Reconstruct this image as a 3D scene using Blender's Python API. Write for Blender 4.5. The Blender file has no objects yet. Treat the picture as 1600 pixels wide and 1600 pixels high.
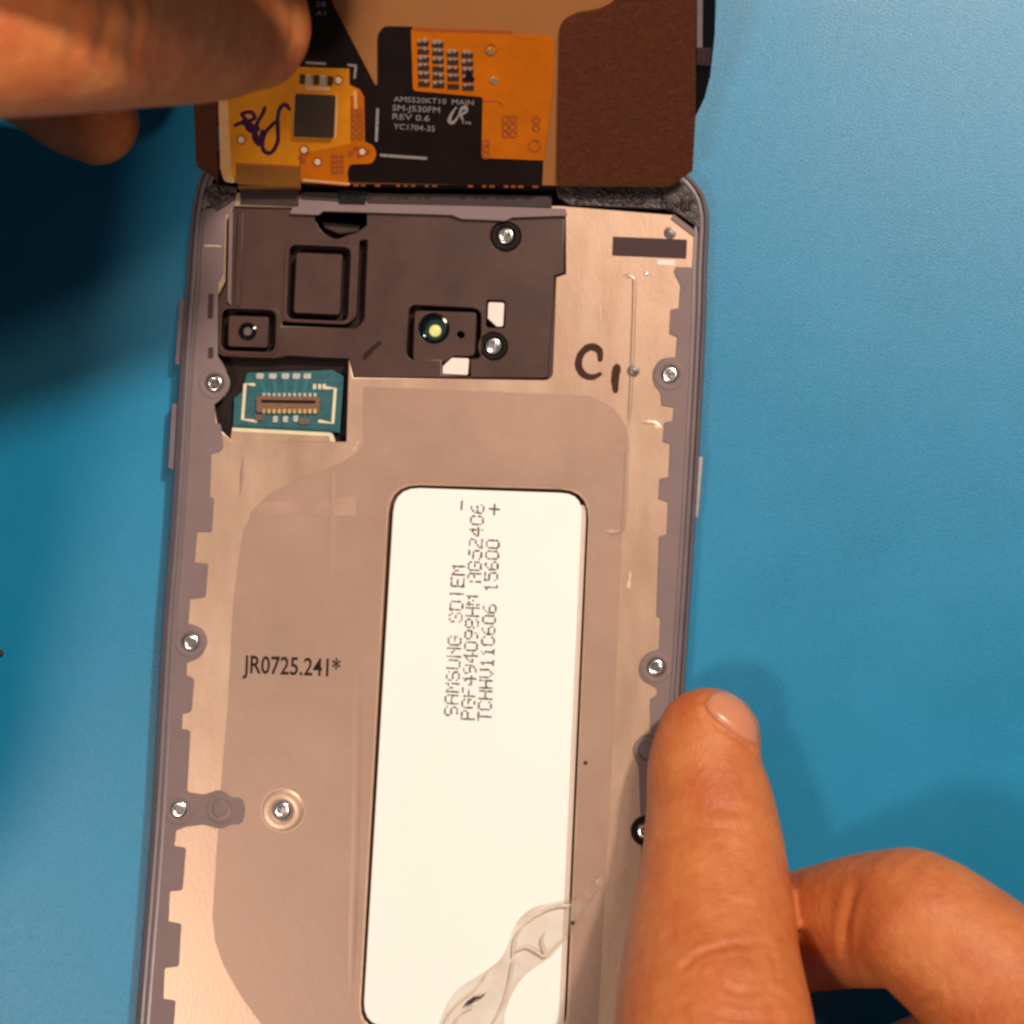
import bpy, bmesh, math, random
import numpy as np
from mathutils import Vector, Matrix
from mathutils.bvhtree import BVHTree

random.seed(7)
S = bpy.context.scene
COL = S.collection
R = math.radians

# ------------------------------------------------------------------ camera, world, lamps, exposure (1 unit = 1 cm)
D, TILT, SPAN, Z0 = 36.0, R(1.5), 13.86, 0.62
cd = bpy.data.cameras.new('camera'); cam = bpy.data.objects.new('camera', cd); COL.objects.link(cam)
T = Vector((0, 0, Z0))
CP = T + Vector((0, -D * math.sin(TILT), D * math.cos(TILT)))
FW = (T - CP).normalized(); RT = Vector((1, 0, 0)); UP = RT.cross(FW)
cam.matrix_world = Matrix((
    (RT.x, UP.x, -FW.x, CP.x), (RT.y, UP.y, -FW.y, CP.y), (RT.z, UP.z, -FW.z, CP.z), (0, 0, 0, 1)))
cd.sensor_width = 36; cd.lens = 36 * D / SPAN
cd.clip_start = 1; cd.clip_end = 500
cd.dof.use_dof = True; cd.dof.focus_distance = D; cd.dof.aperture_fstop = 0.23
S.camera = cam
S.render.resolution_x = S.render.resolution_y = 1024

W = bpy.data.worlds.new('World'); S.world = W; W.use_nodes = True
W.node_tree.nodes['Background'].inputs[0].default_value = (0.62, 0.82, 1.0, 1)
W.node_tree.nodes['Background'].inputs[1].default_value = 0.065

def area(name, loc, aim, size, power, col):
    l = bpy.data.lights.new(name, 'AREA'); l.shape = 'DISK'; l.size = size; l.energy = power; l.color = col
    o = bpy.data.objects.new(name, l); COL.objects.link(o); o.location = loc
    o.rotation_euler = (Vector(aim) - Vector(loc)).to_track_quat('-Z', 'Y').to_euler()
    return o
area('key_lamp', (32, 43, 80), (0, 0, 0), 7, 79000, (1.0, 0.91, 0.80))
area('ceiling_lamp', (20, 28, 92), (0, 0, 0), 11, 14500, (1.0, 0.78, 0.58))
area('bench_lamp', (-18, -18, 55), (0, 0, 0), 8, 11200, (1.0, 0.90, 0.79))

S.view_settings.view_transform = 'Standard'; S.view_settings.look = 'None'
S.view_settings.exposure = 0; S.view_settings.gamma = 1
S.cycles.filter_width = 2.7
S.cycles.max_bounces = 8

# ------------------------------------------------------------------ tracing: photograph pixel -> point on a plane
K = SPAN / D / 1600
def ray(px, py):
    return FW + RT * ((px - 800) * K) + UP * ((800 - py) * K)
def P(px, py, z):
    d = ray(px, py); return CP + d * ((z - CP.z) / d.z)
def proj(co):                      # Nx3 -> Nx2 pixels
    v = co - np.array(CP); dz = v @ np.array(FW)
    return np.stack([800 + (v @ np.array(RT)) / dz / K, 800 - (v @ np.array(UP)) / dz / K], 1)
def pxs(z): return K * (CP.z - z)  # centimetres per pixel at height z

class Flat:                        # a horizontal plane (the phone)
    def __init__(s, z): s.z = z
    def uv(s, px, py): p = P(px, py, s.z); return (p.x, p.y)
    def mat(s): return Matrix.Translation((0, 0, s.z))
class Tilted:                      # a plane through a pixel at height z, rising with +y
    def __init__(s, px, py, z, ang):
        s.o = P(px, py, z); s.u = Vector((1, 0, 0)); s.v = Vector((0, math.cos(ang), math.sin(ang))); s.n = s.u.cross(s.v)
    def uv(s, px, py):
        d = ray(px, py); p = CP + d * ((s.o - CP).dot(s.n) / d.dot(s.n)) - s.o
        return (p.dot(s.u), p.dot(s.v))
    def mat(s):
        return Matrix(((s.u.x, s.v.x, s.n.x, s.o.x), (s.u.y, s.v.y, s.n.y, s.o.y), (s.u.z, s.v.z, s.n.z, s.o.z), (0, 0, 0, 1)))

# ------------------------------------------------------------------ materials
MATS = {}
def material(name, col, rough=0.5, metal=0.0, var=0.10, scale=6.0, bump=0.0, bscale=40.0, spec=0.5, col2=None, stretch=None, coat=0.0, sss=0.0):
    m = bpy.data.materials.new(name); m.use_nodes = True; nt = m.node_tree; N = nt.nodes; L = nt.links
    b = N['Principled BSDF']
    b.inputs['Roughness'].default_value = rough; b.inputs['Metallic'].default_value = metal
    b.inputs['Specular IOR Level'].default_value = spec; b.inputs['Coat Weight'].default_value = coat
    geo = N.new('ShaderNodeNewGeometry'); mp = N.new('ShaderNodeMapping'); L.new(geo.outputs['Position'], mp.inputs[0])
    if stretch: mp.inputs['Scale'].default_value = stretch
    n = N.new('ShaderNodeTexNoise'); n.inputs['Scale'].default_value = scale; n.inputs['Detail'].default_value = 5; n.inputs['Roughness'].default_value = 0.6
    L.new(mp.outputs[0], n.inputs['Vector'])
    cr = N.new('ShaderNodeValToRGB'); L.new(n.outputs[0], cr.inputs[0])
    c2 = col2 or tuple(min(1, c * (1 + var)) for c in col); c1 = tuple(c * (1 - var) for c in col) if not col2 else col
    cr.color_ramp.elements[0].position = 0.3; cr.color_ramp.elements[1].position = 0.7
    cr.color_ramp.elements[0].color = (*c1, 1); cr.color_ramp.elements[1].color = (*c2, 1)
    L.new(cr.outputs[0], b.inputs['Base Color'])
    rr = N.new('ShaderNodeMapRange'); L.new(n.outputs[0], rr.inputs[0]); rr.inputs[3].default_value = rough * 0.85; rr.inputs[4].default_value = min(1, rough * 1.2)
    L.new(rr.outputs[0], b.inputs['Roughness'])
    if bump:
        n2 = N.new('ShaderNodeTexNoise'); n2.inputs['Scale'].default_value = bscale; n2.inputs['Detail'].default_value = 3
        L.new(mp.outputs[0], n2.inputs['Vector'])
        bp = N.new('ShaderNodeBump'); bp.inputs['Strength'].default_value = bump; bp.inputs['Distance'].default_value = 0.02
        L.new(n2.outputs[0], bp.inputs['Height']); L.new(bp.outputs[0], b.inputs['Normal'])
    if sss:
        b.inputs['Subsurface Weight'].default_value = sss; b.inputs['Subsurface Radius'].default_value = (0.30, 0.10, 0.05); b.inputs['Subsurface Scale'].default_value = 0.5
    MATS[name] = m; return m
M = MATS
material('mat_rubber', (0.002, 0.198, 0.365), 0.31, var=0.06, scale=0.5, bump=0.24, bscale=50, spec=0.46)
material('rail_paint', (0.180, 0.132, 0.140), 0.32, metal=0.2, var=0.06, scale=3, spec=0.6)
material('plastic_mauve', (0.212, 0.138, 0.132), 0.55, var=0.07, scale=2.2, bump=0.06, bscale=120, spec=0.3)
material('metal_tan', (0.460, 0.278, 0.190), 0.36, metal=0.5, var=0.14, scale=1.8, bump=0.06, bscale=24, stretch=(1.2, 0.5, 1), col2=(0.545, 0.348, 0.245))
material('sheet_copper', (0.375, 0.222, 0.160), 0.42, metal=0.35, var=0.08, scale=0.9, bump=0.07, bscale=12)
material('bracket_brown', (0.060, 0.022, 0.015), 0.36, var=0.22, scale=1.4, bump=0.12, bscale=60, spec=0.36)
material('floor_dark', (0.016, 0.008, 0.006), 0.6, var=0.2, spec=0.15)
material('black_rubber', (0.010, 0.005, 0.004), 0.6, var=0.2, spec=0.15)
material('slot_dark', (0.062, 0.030, 0.028), 0.6, var=0.12, bump=0.2, bscale=70, spec=0.2)
material('battery_white', (0.90, 0.87, 0.80), 0.5, var=0.012, scale=0.6, bump=0.02, bscale=5)
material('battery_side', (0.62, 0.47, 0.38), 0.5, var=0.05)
material('ink', (0.13, 0.075, 0.075), 0.7, var=0.35, scale=30)
material('ink_black', (0.022, 0.011, 0.008), 0.6, var=0.3, scale=20, spec=0.12)
material('marker_brown', (0.060, 0.020, 0.013), 0.6, var=0.25, scale=8, spec=0.12)
material('marker_purple', (0.040, 0.006, 0.035), 0.5, var=0.3, scale=12, spec=0.2)
material('steel', (0.80, 0.74, 0.70), 0.22, metal=1.0, var=0.06, scale=20)
material('steel_dark', (0.16, 0.12, 0.11), 0.4, metal=0.9, var=0.1)
material('pcb_teal', (0.006, 0.090, 0.105), 0.4, var=0.25, scale=14, spec=0.5)
material('trace_teal', (0.010, 0.135, 0.150), 0.4, var=0.1)
material('cream', (0.74, 0.60, 0.38), 0.5, var=0.08)
material('solder', (0.72, 0.66, 0.60), 0.3, metal=0.7, var=0.15, scale=30)
material('connector_brown', (0.185, 0.075, 0.030), 0.45, var=0.3, scale=20)
material('gold', (0.85, 0.60, 0.25), 0.3, metal=0.8, var=0.1)
material('pad_white', (0.84, 0.70, 0.62), 0.6, var=0.04)
material('adhesive_black', (0.032, 0.014, 0.011), 0.42, var=0.5, scale=14, bump=1.0, bscale=13, spec=0.4)
material('tape_dark', (0.045, 0.024, 0.022), 0.55, var=0.15, scale=3, spec=0.2)
material('flex_orange', (0.57, 0.130, 0.002), 0.42, var=0.12, scale=2.2, spec=0.22, bump=0.04, bscale=8)
material('flex_yellow', (0.70, 0.225, 0.006), 0.42, var=0.14, scale=2.5, spec=0.22)
material('flex_edge', (0.78, 0.39, 0.15), 0.45, var=0.08, spec=0.3)
material('flex_film', (0.23, 0.085, 0.014), 0.4, var=0.15, scale=3, spec=0.3)
material('flex_black', (0.012, 0.006, 0.005), 0.5, var=0.2, scale=2, spec=0.14)
material('flex_mark', (0.36, 0.070, 0.008), 0.5, var=0.2, scale=20)
material('print_white', (0.31, 0.25, 0.235), 0.6, var=0.3, scale=30, spec=0.2)
material('chip_dark', (0.042, 0.022, 0.014), 0.5, var=0.12, scale=12, spec=0.3)
material('backplate_peach', (0.40, 0.150, 0.046), 0.5, metal=0.1, var=0.05, scale=0.5, spec=0.25)
material('foam_brown', (0.098, 0.027, 0.012), 0.85, var=0.22, scale=14, bump=0.7, bscale=26, spec=0.1)
material('glass_black', (0.006, 0.005, 0.006), 0.15, var=0.1)
material('grey_strip', (0.22, 0.17, 0.17), 0.4, var=0.1)
material('lens_glass', (0.003, 0.005, 0.004), 0.08, var=0.1, coat=0.6)
material('lens_green', (0.010, 0.034, 0.026), 0.2, var=0.1)
material('lens_yellow', (0.75, 0.72, 0.25), 0.3, var=0.1)
material('dirt', (0.055, 0.028, 0.018), 0.8, var=0.3)

# skin: blotchy colour, fine cross-hatched relief, light scattering below the surface
def skin(name, a, b_, sss):
    m = material(name, a, 0.50, var=0.1, scale=1.3, col2=b_, spec=0.35, sss=sss)
    nt = m.node_tree; N = nt.nodes; L = nt.links; bs = N['Principled BSDF']
    geo = [n for n in N if n.bl_idname == 'ShaderNodeNewGeometry'][0]
    v = N.new('ShaderNodeTexVoronoi'); v.inputs['Scale'].default_value = 26; L.new(geo.outputs['Position'], v.inputs['Vector'])
    n2 = N.new('ShaderNodeTexNoise'); n2.inputs['Scale'].default_value = 9; n2.inputs['Detail'].default_value = 6; L.new(geo.outputs['Position'], n2.inputs['Vector'])
    ad = N.new('ShaderNodeMath'); ad.operation = 'MULTIPLY_ADD'; L.new(v.outputs['Distance'], ad.inputs[0]); ad.inputs[1].default_value = 0.35; L.new(n2.outputs[0], ad.inputs[2])
    bp = N.new('ShaderNodeBump'); bp.inputs['Strength'].default_value = 0.75; bp.inputs['Distance'].default_value = 0.02
    L.new(ad.outputs[0], bp.inputs['Height']); L.new(bp.outputs[0], bs.inputs['Normal'])
    n3 = N.new('ShaderNodeTexNoise'); n3.inputs['Scale'].default_value = 5; n3.inputs['Detail'].default_value = 8; n3.inputs['Roughness'].default_value = 0.75; L.new(geo.outputs['Position'], n3.inputs['Vector'])
    cr = N.new('ShaderNodeValToRGB'); L.new(n3.outputs[0], cr.inputs[0]); cr.color_ramp.elements[0].position = 0.32; cr.color_ramp.elements[1].position = 0.68
    cr.color_ramp.elements[0].color = (0.92, 0.76, 0.72, 1); cr.color_ramp.elements[1].color = (1.0, 1.0, 1.0, 1)
    mx = N.new('ShaderNodeMix'); mx.data_type = 'RGBA'; mx.blend_type = 'MULTIPLY'; mx.inputs[0].default_value = 1
    old = bs.inputs['Base Color'].links[0].from_socket; L.new(old, mx.inputs[6]); L.new(cr.outputs[0], mx.inputs[7]); L.new(mx.outputs[2], bs.inputs['Base Color'])
    return m
skin('skin', (0.53, 0.128, 0.037), (0.66, 0.240, 0.070), 0.32)
material('nail', (0.64, 0.235, 0.120), 0.28, var=0.05, scale=3, spec=0.5)

def film_material():
    m = bpy.data.materials.new('clear_film'); m.use_nodes = True; nt = m.node_tree; N = nt.nodes; L = nt.links
    b = N['Principled BSDF']; b.inputs['Base Color'].default_value = (0.60, 0.42, 0.31, 1); b.inputs['Roughness'].default_value = 0.34; b.inputs['Specular IOR Level'].default_value = 0.8
    tr = N.new('ShaderNodeBsdfTransparent'); tr.inputs[0].default_value = (0.97, 0.95, 0.93, 1)
    mx = N.new('ShaderNodeMixShader')
    geo = N.new('ShaderNodeNewGeometry'); n = N.new('ShaderNodeTexNoise'); n.inputs['Scale'].default_value = 2.2; L.new(geo.outputs['Position'], n.inputs['Vector'])
    mr = N.new('ShaderNodeMapRange'); mr.inputs[1].default_value = 0.3; mr.inputs[2].default_value = 0.75; mr.inputs[3].default_value = 0.14; mr.inputs[4].default_value = 0.34
    L.new(n.outputs[0], mr.inputs[0]); L.new(mr.outputs[0], mx.inputs[0]); L.new(tr.outputs[0], mx.inputs[1]); L.new(b.outputs[0], mx.inputs[2])
    L.new(mx.outputs[0], N['Material Output'].inputs[0]); MATS['clear_film'] = m
film_material()

# ------------------------------------------------------------------ builders
def thing(name, label, cat, loc, group=None):
    o = bpy.data.objects.new(name, None); o.empty_display_size = 0.5; COL.objects.link(o); o.location = loc
    o['label'] = label; o['category'] = cat
    if group: o['group'] = group
    return o
def root_of(o):
    v = Vector(o.location)
    return v if o.parent is None else v + o['_off']
WORLD = {}
def link(me, name, mat, parent=None, smooth=35):
    n = len(me.vertices); co = np.empty(n * 3, np.float32); me.vertices.foreach_get('co', co); co = co.reshape(-1, 3)
    c = (co.min(0) + co.max(0)) / 2; co -= c; me.vertices.foreach_set('co', co.ravel())
    me.polygons.foreach_set('use_smooth', [True] * len(me.polygons)); me.set_sharp_from_angle(angle=R(smooth)); me.update()
    o = bpy.data.objects.new(name, me); COL.objects.link(o)
    for m in (mat if isinstance(mat, (list, tuple)) else [mat]): me.materials.append(M[m])
    w = Vector(c.tolist()); WORLD[o.name] = w
    if parent is not None:
        pw = WORLD.get(parent.name, Vector(parent.location)); o.parent = parent; o.location = w - pw
    else: o.location = w
    return o
def fillet(pts, seg=5):
    out = []; n = len(pts)
    for i, p in enumerate(pts):
        if len(p) < 3 or p[2] <= 0: out.append((p[0], p[1])); continue
        a, c = pts[i - 1], pts[(i + 1) % n]; b = Vector(p[:2]); u = (Vector(a[:2]) - b); v = (Vector(c[:2]) - b)
        r = min(p[2], u.length * 0.49, v.length * 0.49); u.normalize(); v.normalize(); A = b + u * r; C = b + v * r
        for k in range(seg + 1):
            t = k / seg; q = A * (1 - t) ** 2 + b * 2 * t * (1 - t) + C * t * t; out.append((q.x, q.y))
    return out
def plate_mesh(fr, loops, h0, h1, bevel=0.0):
    if isinstance(fr, Flat): uvf = Flat(fr.z + h1)
    else: uvf = fr
    c = bpy.data.curves.new('tmp', 'CURVE'); c.dimensions = '2D'; c.fill_mode = 'BOTH'
    for lp in loops:
        pts = [uvf.uv(*q) for q in fillet(lp)]
        s = c.splines.new('POLY'); s.points.add(len(pts) - 1); s.use_cyclic_u = True
        for q, pt in zip(pts, s.points): pt.co = (q[0], q[1], 0, 1)
    c.extrude = max(0.0005, (h1 - h0) / 2 - bevel)
    if bevel: c.bevel_depth = bevel; c.bevel_resolution = 1; c.offset = -bevel
    o = bpy.data.objects.new('tmp', c); me = bpy.data.meshes.new_from_object(o)
    me.transform(fr.mat() @ Matrix.Translation((0, 0, (h0 + h1) / 2)))
    bpy.data.objects.remove(o); bpy.data.curves.remove(c); me.materials.clear(); return me
def plate(name, mat, fr, loops, h0, h1, parent, bevel=0.0):
    return link(plate_mesh(fr, loops, h0, h1, bevel), name, mat, parent)
def circ(x, y, r, n=24, ry=None): return [(x + r * math.cos(2 * math.pi * k / n), y + (ry or r) * math.sin(2 * math.pi * k / n)) for k in range(n)]
def rect(x0, y0, x1, y1, r=0, rot=2.2):
    cx, cy = (x0 + x1) / 2, (y0 + y1) / 2; a = R(rot); out = []
    for x, y in ((x0, y0), (x1, y0), (x1, y1), (x0, y1)):
        dx, dy = x - cx, y - cy; out.append((cx + dx * math.cos(a) - dy * math.sin(a), cy + dx * math.sin(a) + dy * math.cos(a), r))
    return out
def catmull(pts, n=8, closed=False):
    P_ = [np.array(p, float) for p in pts]; out = []; N_ = len(P_)
    for i in range(N_ if closed else N_ - 1):
        g = lambda k: P_[k % N_] if closed else P_[min(max(k, 0), N_ - 1)]
        p0, p1, p2, p3 = g(i - 1), g(i), g(i + 1), g(i + 2)
        for k in range(n):
            t = k / n; out.append(0.5 * (2 * p1 + (p2 - p0) * t + (2 * p0 - 5 * p1 + 4 * p2 - p3) * t * t + (3 * p1 - p0 - 3 * p2 + p3) * t ** 3))
    if not closed: out.append(P_[-1])
    return out
def ribbon(name, mat, fr, pts, width, h, parent, smooth=True, rise=0.004, jitter=0.0):
    """a flat pen stroke or painted line on a plane; it climbs slightly along its length so that it never overlaps itself in one plane"""
    uv = (Flat(fr.z + h) if isinstance(fr, Flat) else fr).uv
    q = catmull([p if len(p) > 2 else (p[0], p[1], width) for p in pts], 8) if smooth else [np.array((p[0], p[1], p[2] if len(p) > 2 else width), float) for p in pts]
    bm = bmesh.new(); prev = None; mt = fr.mat(); n = len(q)
    tang = [q[min(i + 1, n - 1)] - q[max(i - 1, 0)] for i in range(n)]
    rows = [(q[0] - tang[0] / max(1e-6, np.hypot(*tang[0][:2])) * q[0][2] * 0.4, 0.45, tang[0])] + [(q[i], 1.0, tang[i]) for i in range(n)] + [(q[-1] + tang[-1] / max(1e-6, np.hypot(*tang[-1][:2])) * q[-1][2] * 0.4, 0.45, tang[-1])]
    for i, (p, k, t) in enumerate(rows):
        l = max(1e-6, np.hypot(t[0], t[1])); nx, ny = -t[1] / l, t[0] / l; w = p[2] / 2 * k * (1 + random.uniform(-jitter, jitter)); hh = h + rise * i / len(rows)
        a = bm.verts.new(mt @ Vector((*uv(p[0] + nx * w, p[1] + ny * w), hh))); b = bm.verts.new(mt @ Vector((*uv(p[0] - nx * w, p[1] - ny * w), hh)))
        if prev: bm.faces.new((prev[0], prev[1], b, a))
        prev = (a, b)
    bmesh.ops.recalc_face_normals(bm, faces=bm.faces)
    me = bpy.data.meshes.new(name); bm.to_mesh(me); bm.free(); return link(me, name, mat, parent)
def text(name, mat, fr, body, p0, p1, height, h, parent, bold=0.0):
    c = bpy.data.curves.new('tmp', 'FONT'); c.body = body; c.size = 1; c.extrude = 0.002; c.offset = bold; c.resolution_u = 3
    o = bpy.data.objects.new('tmp', c); me = bpy.data.meshes.new_from_object(o); bpy.data.objects.remove(o)
    n = len(me.vertices); co = np.empty(n * 3, np.float32); me.vertices.foreach_get('co', co); co = co.reshape(-1, 3)
    co[:, 0] -= co[:, 0].min(); wd = co[:, 0].max(); hg = 0.69
    a = np.array(p0, float); b = np.array(p1, float); d = b - a; L = np.hypot(*d); nrm = np.array((d[1], -d[0])) / L
    mt = fr.mat(); out = []; uv = (Flat(fr.z + h) if isinstance(fr, Flat) else fr).uv
    for v in co:
        q = a + d * (v[0] / wd) + nrm * (v[1] / hg * height); out.append(mt @ Vector((*uv(*q), h + (0.001 if v[2] > 0 else 0))))
    for v, q in zip(me.vertices, out): v.co = q
    me.materials.clear(); return link(me, name, mat, parent)
GLYPH = {'S': '0111010001100000111000001100011 01110', 'A': '01110100011000111111100011000110001', 'M': '10001110111010110101100011000110001', 'U': '10001100011000110001100011000101110',
 'N': '10001110011010110011100011000110001', 'G': '01110100011000010111100011000101110', 'D': '11110100011000110001100011000111110', 'I': '00100001000010000100001000010000100', 'E': '11111100001000011110100001000011111',
 'P': '11110100011000111110100001000010000', 'F': '11111100001000011110100001000010000', '4': '00010001100101010010111110001000010', '9': '01110100011000101111000010001001100', '0': '01110100011000110001100011000101110',
 '8': '01110100011000101110100011000101110', 'H': '10001100011000111111100011000110001', '5': '11111100001111000001000011000101110', '2': '01110100010000100110010001000011111', '6': '00110010001000011110100011000101110',
 'T': '11111001000010000100001000010000100', 'C': '01110100011000010000100001000101110', 'V': '10001100011000110001100010101000100', '1': '00100011000010000100001000010001110', '+': '00000001000010011111001000010000000', '-': '00000000000000011111000000000000000', ' ': '0' * 35}
GLYPH['S'] = '01110100011000001110000011000101110'
def dots(name, mat, fr, body, p0, p1, height, h, parent):
    """ink-jet print: every dot of the 5 x 7 characters its own little face"""
    a = np.array(p0, float); d = np.array(p1, float) - a; L = np.hypot(*d); u = d / L; nrm = np.array((d[1], -d[0])) / L; pitch = L / len(body)
    bm = bmesh.new(); mt = fr.mat(); uv = (Flat(fr.z + h) if isinstance(fr, Flat) else fr).uv; cw = pitch * 0.70 / 4; ch = height / 6
    for i, c in enumerate(body):
        g = GLYPH[c]
        for r in range(7):
            for k in range(5):
                if g[r * 5 + k] == '1' and random.random() > 0.04:
                    q = a + u * (i * pitch + k * cw + random.uniform(-.3, .3)) + nrm * ((6 - r) * ch + random.uniform(-.3, .3)); s = random.uniform(1.4, 2.2)
                    vs = [bm.verts.new(mt @ Vector((*uv(*(q + u * s * math.cos(t) + nrm * s * math.sin(t))), h))) for t in np.arange(6) * math.pi / 3]
                    bm.faces.new(vs)
    bmesh.ops.recalc_face_normals(bm, faces=bm.faces)
    for f in bm.faces:
        if f.normal.z < 0: f.normal_flip()
    me = bpy.data.meshes.new(name); bm.to_mesh(me); bm.free(); o = link(me, name, mat, parent); o['kind'] = 'stuff'; return o
def loft(name, mat, rings, parent, cap0=False, cap1=False, smooth=40):
    bm = bmesh.new(); prev = None; first = last = None
    for rg in rings:
        vs = [bm.verts.new(p) for p in rg]
        if prev:
            for i in range(len(vs)): bm.faces.new((prev[i - 1], prev[i], vs[i], vs[i - 1]))
        else: first = vs
        prev = vs
    if cap0: bm.faces.new(first)
    if cap1: bm.faces.new(prev)
    bmesh.ops.recalc_face_normals(bm, faces=bm.faces)
    me = bpy.data.meshes.new(name); bm.to_mesh(me); bm.free(); return link(me, name, mat, parent, smooth)
def lathe_mesh(prof, n=24):
    bm = bmesh.new(); rows = []
    for r, z in prof: rows.append([bm.verts.new((r * math.cos(2 * math.pi * k / n), r * math.sin(2 * math.pi * k / n), z)) for k in range(n)])
    for a, b in zip(rows, rows[1:]):
        for i in range(n): bm.faces.new((a[i - 1], a[i], b[i], b[i - 1]))
    bm.faces.new(rows[-1]); bmesh.ops.recalc_face_normals(bm, faces=bm.faces)
    me = bpy.data.meshes.new('lathe'); bm.to_mesh(me); bm.free(); return me
def lathe(name, mat, prof, px, py, z, parent, n=24):
    me = lathe_mesh(prof, n); p = P(px, py, z); me.transform(Matrix.Translation(p)); return link(me, name, mat, parent)

# ------------------------------------------------------------------ setting: the blue work mat
bm = bmesh.new()
g = [[bm.verts.new((x, y, 0.2)) for x in np.linspace(-45, 45, 31)] for y in np.linspace(-45, 45, 31)]
for j in range(30):
    for i in range(30): bm.faces.new((g[j][i], g[j][i + 1], g[j + 1][i + 1], g[j + 1][i]))
bm.normal_update(); me = bpy.data.meshes.new('work_mat'); bm.to_mesh(me); bm.free()
mat_o = link(me, 'work_mat', 'mat_rubber'); mat_o['kind'] = 'structure'; mat_o['label'] = 'blue rubber work mat under the opened phone'
# its surface: teal rubber with a fine sparkling grain
nt = M['mat_rubber'].node_tree

# ------------------------------------------------------------------ the phone
phone = thing('smartphone', 'opened smartphone lying screenless on the blue mat, tan metal midframe around a white battery', 'smartphone', tuple(P(660, 1000, 0.2)))
outl = ([(1035, 256), (1060, 262), (1079, 273), (1099, 299), (1107, 325), (1109, 350), (1106, 420), (1104, 500), (1097, 650), (1085, 860), (1072, 1060), (1054, 1330), (1037, 1600), (1024, 1800), (1018, 1860), (995, 1915), (930, 1940)]
        + [(600, 1925), (270, 1905), (215, 1880), (196, 1830), (197, 1780), (210, 1600), (234, 1290), (252, 980), (266, 800), (278, 590), (284, 500), (289, 440), (292, 390), (297, 335), (303, 300), (310, 276), (323, 252), (346, 231), (390, 217), (700, 236)])
OUT = [P(q[0], q[1], 0.60) for q in catmull(outl, 8, True)]
def inset(d, z):
    n = len(OUT); out = []
    for i in range(n):
        t = (OUT[(i + 1) % n] - OUT[i - 1]).normalized(); nr = Vector((t.y, -t.x, 0))   # inward for this winding
        out.append(Vector((OUT[i].x + nr.x * d, OUT[i].y + nr.y * d, z)))
    return out
# winding test: inward must shrink
def per(a): return sum((a[i] - a[i - 1]).length for i in range(len(a)))
SG = 1 if per(inset(0.1, 0)) < per(inset(-0.1, 0)) else -1
def I(d, z): return inset(SG * d, z)
rail = loft('side_rail', 'rail_paint', [I(0.10, 0.2), I(0.03, 0.23), I(0.0, 0.30), I(-0.012, 0.38), I(0.0, 0.50), I(0.015, 0.575), I(0.035, 0.615), I(0.06, 0.625), I(0.072, 0.60), I(0.08, 0.57), I(0.092, 0.57), I(0.10, 0.605), I(0.13, 0.61), I(0.142, 0.60), I(0.15, 0.56), I(0.165, 0.555), I(0.172, 0.59), I(0.20, 0.592), I(0.215, 0.50), I(0.22, 0.24)], phone, cap0=True, smooth=50)
loft('inner_floor', 'floor_dark', [I(0.16, 0.25), I(0.16, 0.30)], phone, cap1=True)
F = Flat(0.0)
def FZ(z): return Flat(z)

# buttons on the rail
material('button_silver', (0.42, 0.36, 0.36), 0.3, metal=0.5, var=0.05)
def rail_button(pts, z0=0.30, z1=0.52, out=7):
    q = [P(a, b, 0.42) for a, b in pts]; s = -1 if pts[0][0] < 600 else 1
    rings = []
    for dz, w in ((z0, 0.5), (z0 + 0.03, 1), (z1 - 0.03, 1), (z1, 0.5)):
        a, b = q; e = 0.026 * w
        rings.append([Vector((a.x - s * 0.08, a.y, dz)), Vector((a.x + s * e, a.y - 0.02, dz)), Vector((b.x + s * e, b.y + 0.02, dz)), Vector((b.x - s * 0.08, b.y, dz))])
    return loft('side_button', 'rail_paint' if s < 0 else 'button_silver', rings, phone, True, True, 30)
rail_button(((283, 467), (277, 572))); rail_button(((272, 630), (266, 734))); rail_button(((1096, 713), (1088, 810)))

# metal plate with its windows
BAT_HOLE = [(610, 757, 46), (921, 766, 46), (884, 1616, 34), (562, 1608, 40)]
BRK = [(366, 322), (884, 338), (884, 428), (869, 433), (863, 594, 14), (552, 590), (545, 560), (541, 690), (364, 690), (340, 668), (334, 630), (352, 618), (352, 575), (334, 556), (336, 470), (352, 440), (354, 345)]
plate('metal_plate', 'metal_tan', F, [[(352, 300), (880, 322), (1052, 336), (1094, 366), (1086, 700), (1066, 1100), (1030, 1640), (1012, 1890), (220, 1870), (228, 1600), (262, 1090), (292, 640), (306, 400)], BAT_HOLE, BRK], 0.40, 0.555, phone, 0.008)

# graphite sheet: dull copper film on the plate, bright ring left bare round one screw
SHEET = [(568, 612, 14), (568, 604, 6), (920, 618), (958, 636), (980, 668), (984, 700), (972, 830), (965, 1000), (950, 1300), (934, 1600), (925, 1800), (430, 1800), (428, 1640), (408, 1600), (376, 1556), (350, 1510), (336, 1470), (332, 1430), (336, 1370), (345, 1230), (356, 1100), (364, 950), (372, 880), (380, 830), (394, 800), (420, 772), (470, 746), (530, 725), (560, 706), (568, 690)]
BH2 = [(606, 753, 48), (925, 762, 48), (888, 1621, 36), (558, 1613, 44)]
plate('graphite_sheet', 'sheet_copper', F, [SHEET, BH2, circ(442, 1266, 35, 32)], 0.5555, 0.561, phone, 0.0015)
# second, paler layer of film along the upper left of the sheet and right of the battery
material('sheet_pale', (0.400, 0.235, 0.168), 0.43, metal=0.2, var=0.14, scale=1.2, bump=0.05, bscale=10)
plate('film_layer', 'sheet_pale', F, [[(404, 786), (556, 776), (556, 806), (390, 804)]], 0.5612, 0.5635, phone)

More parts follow.
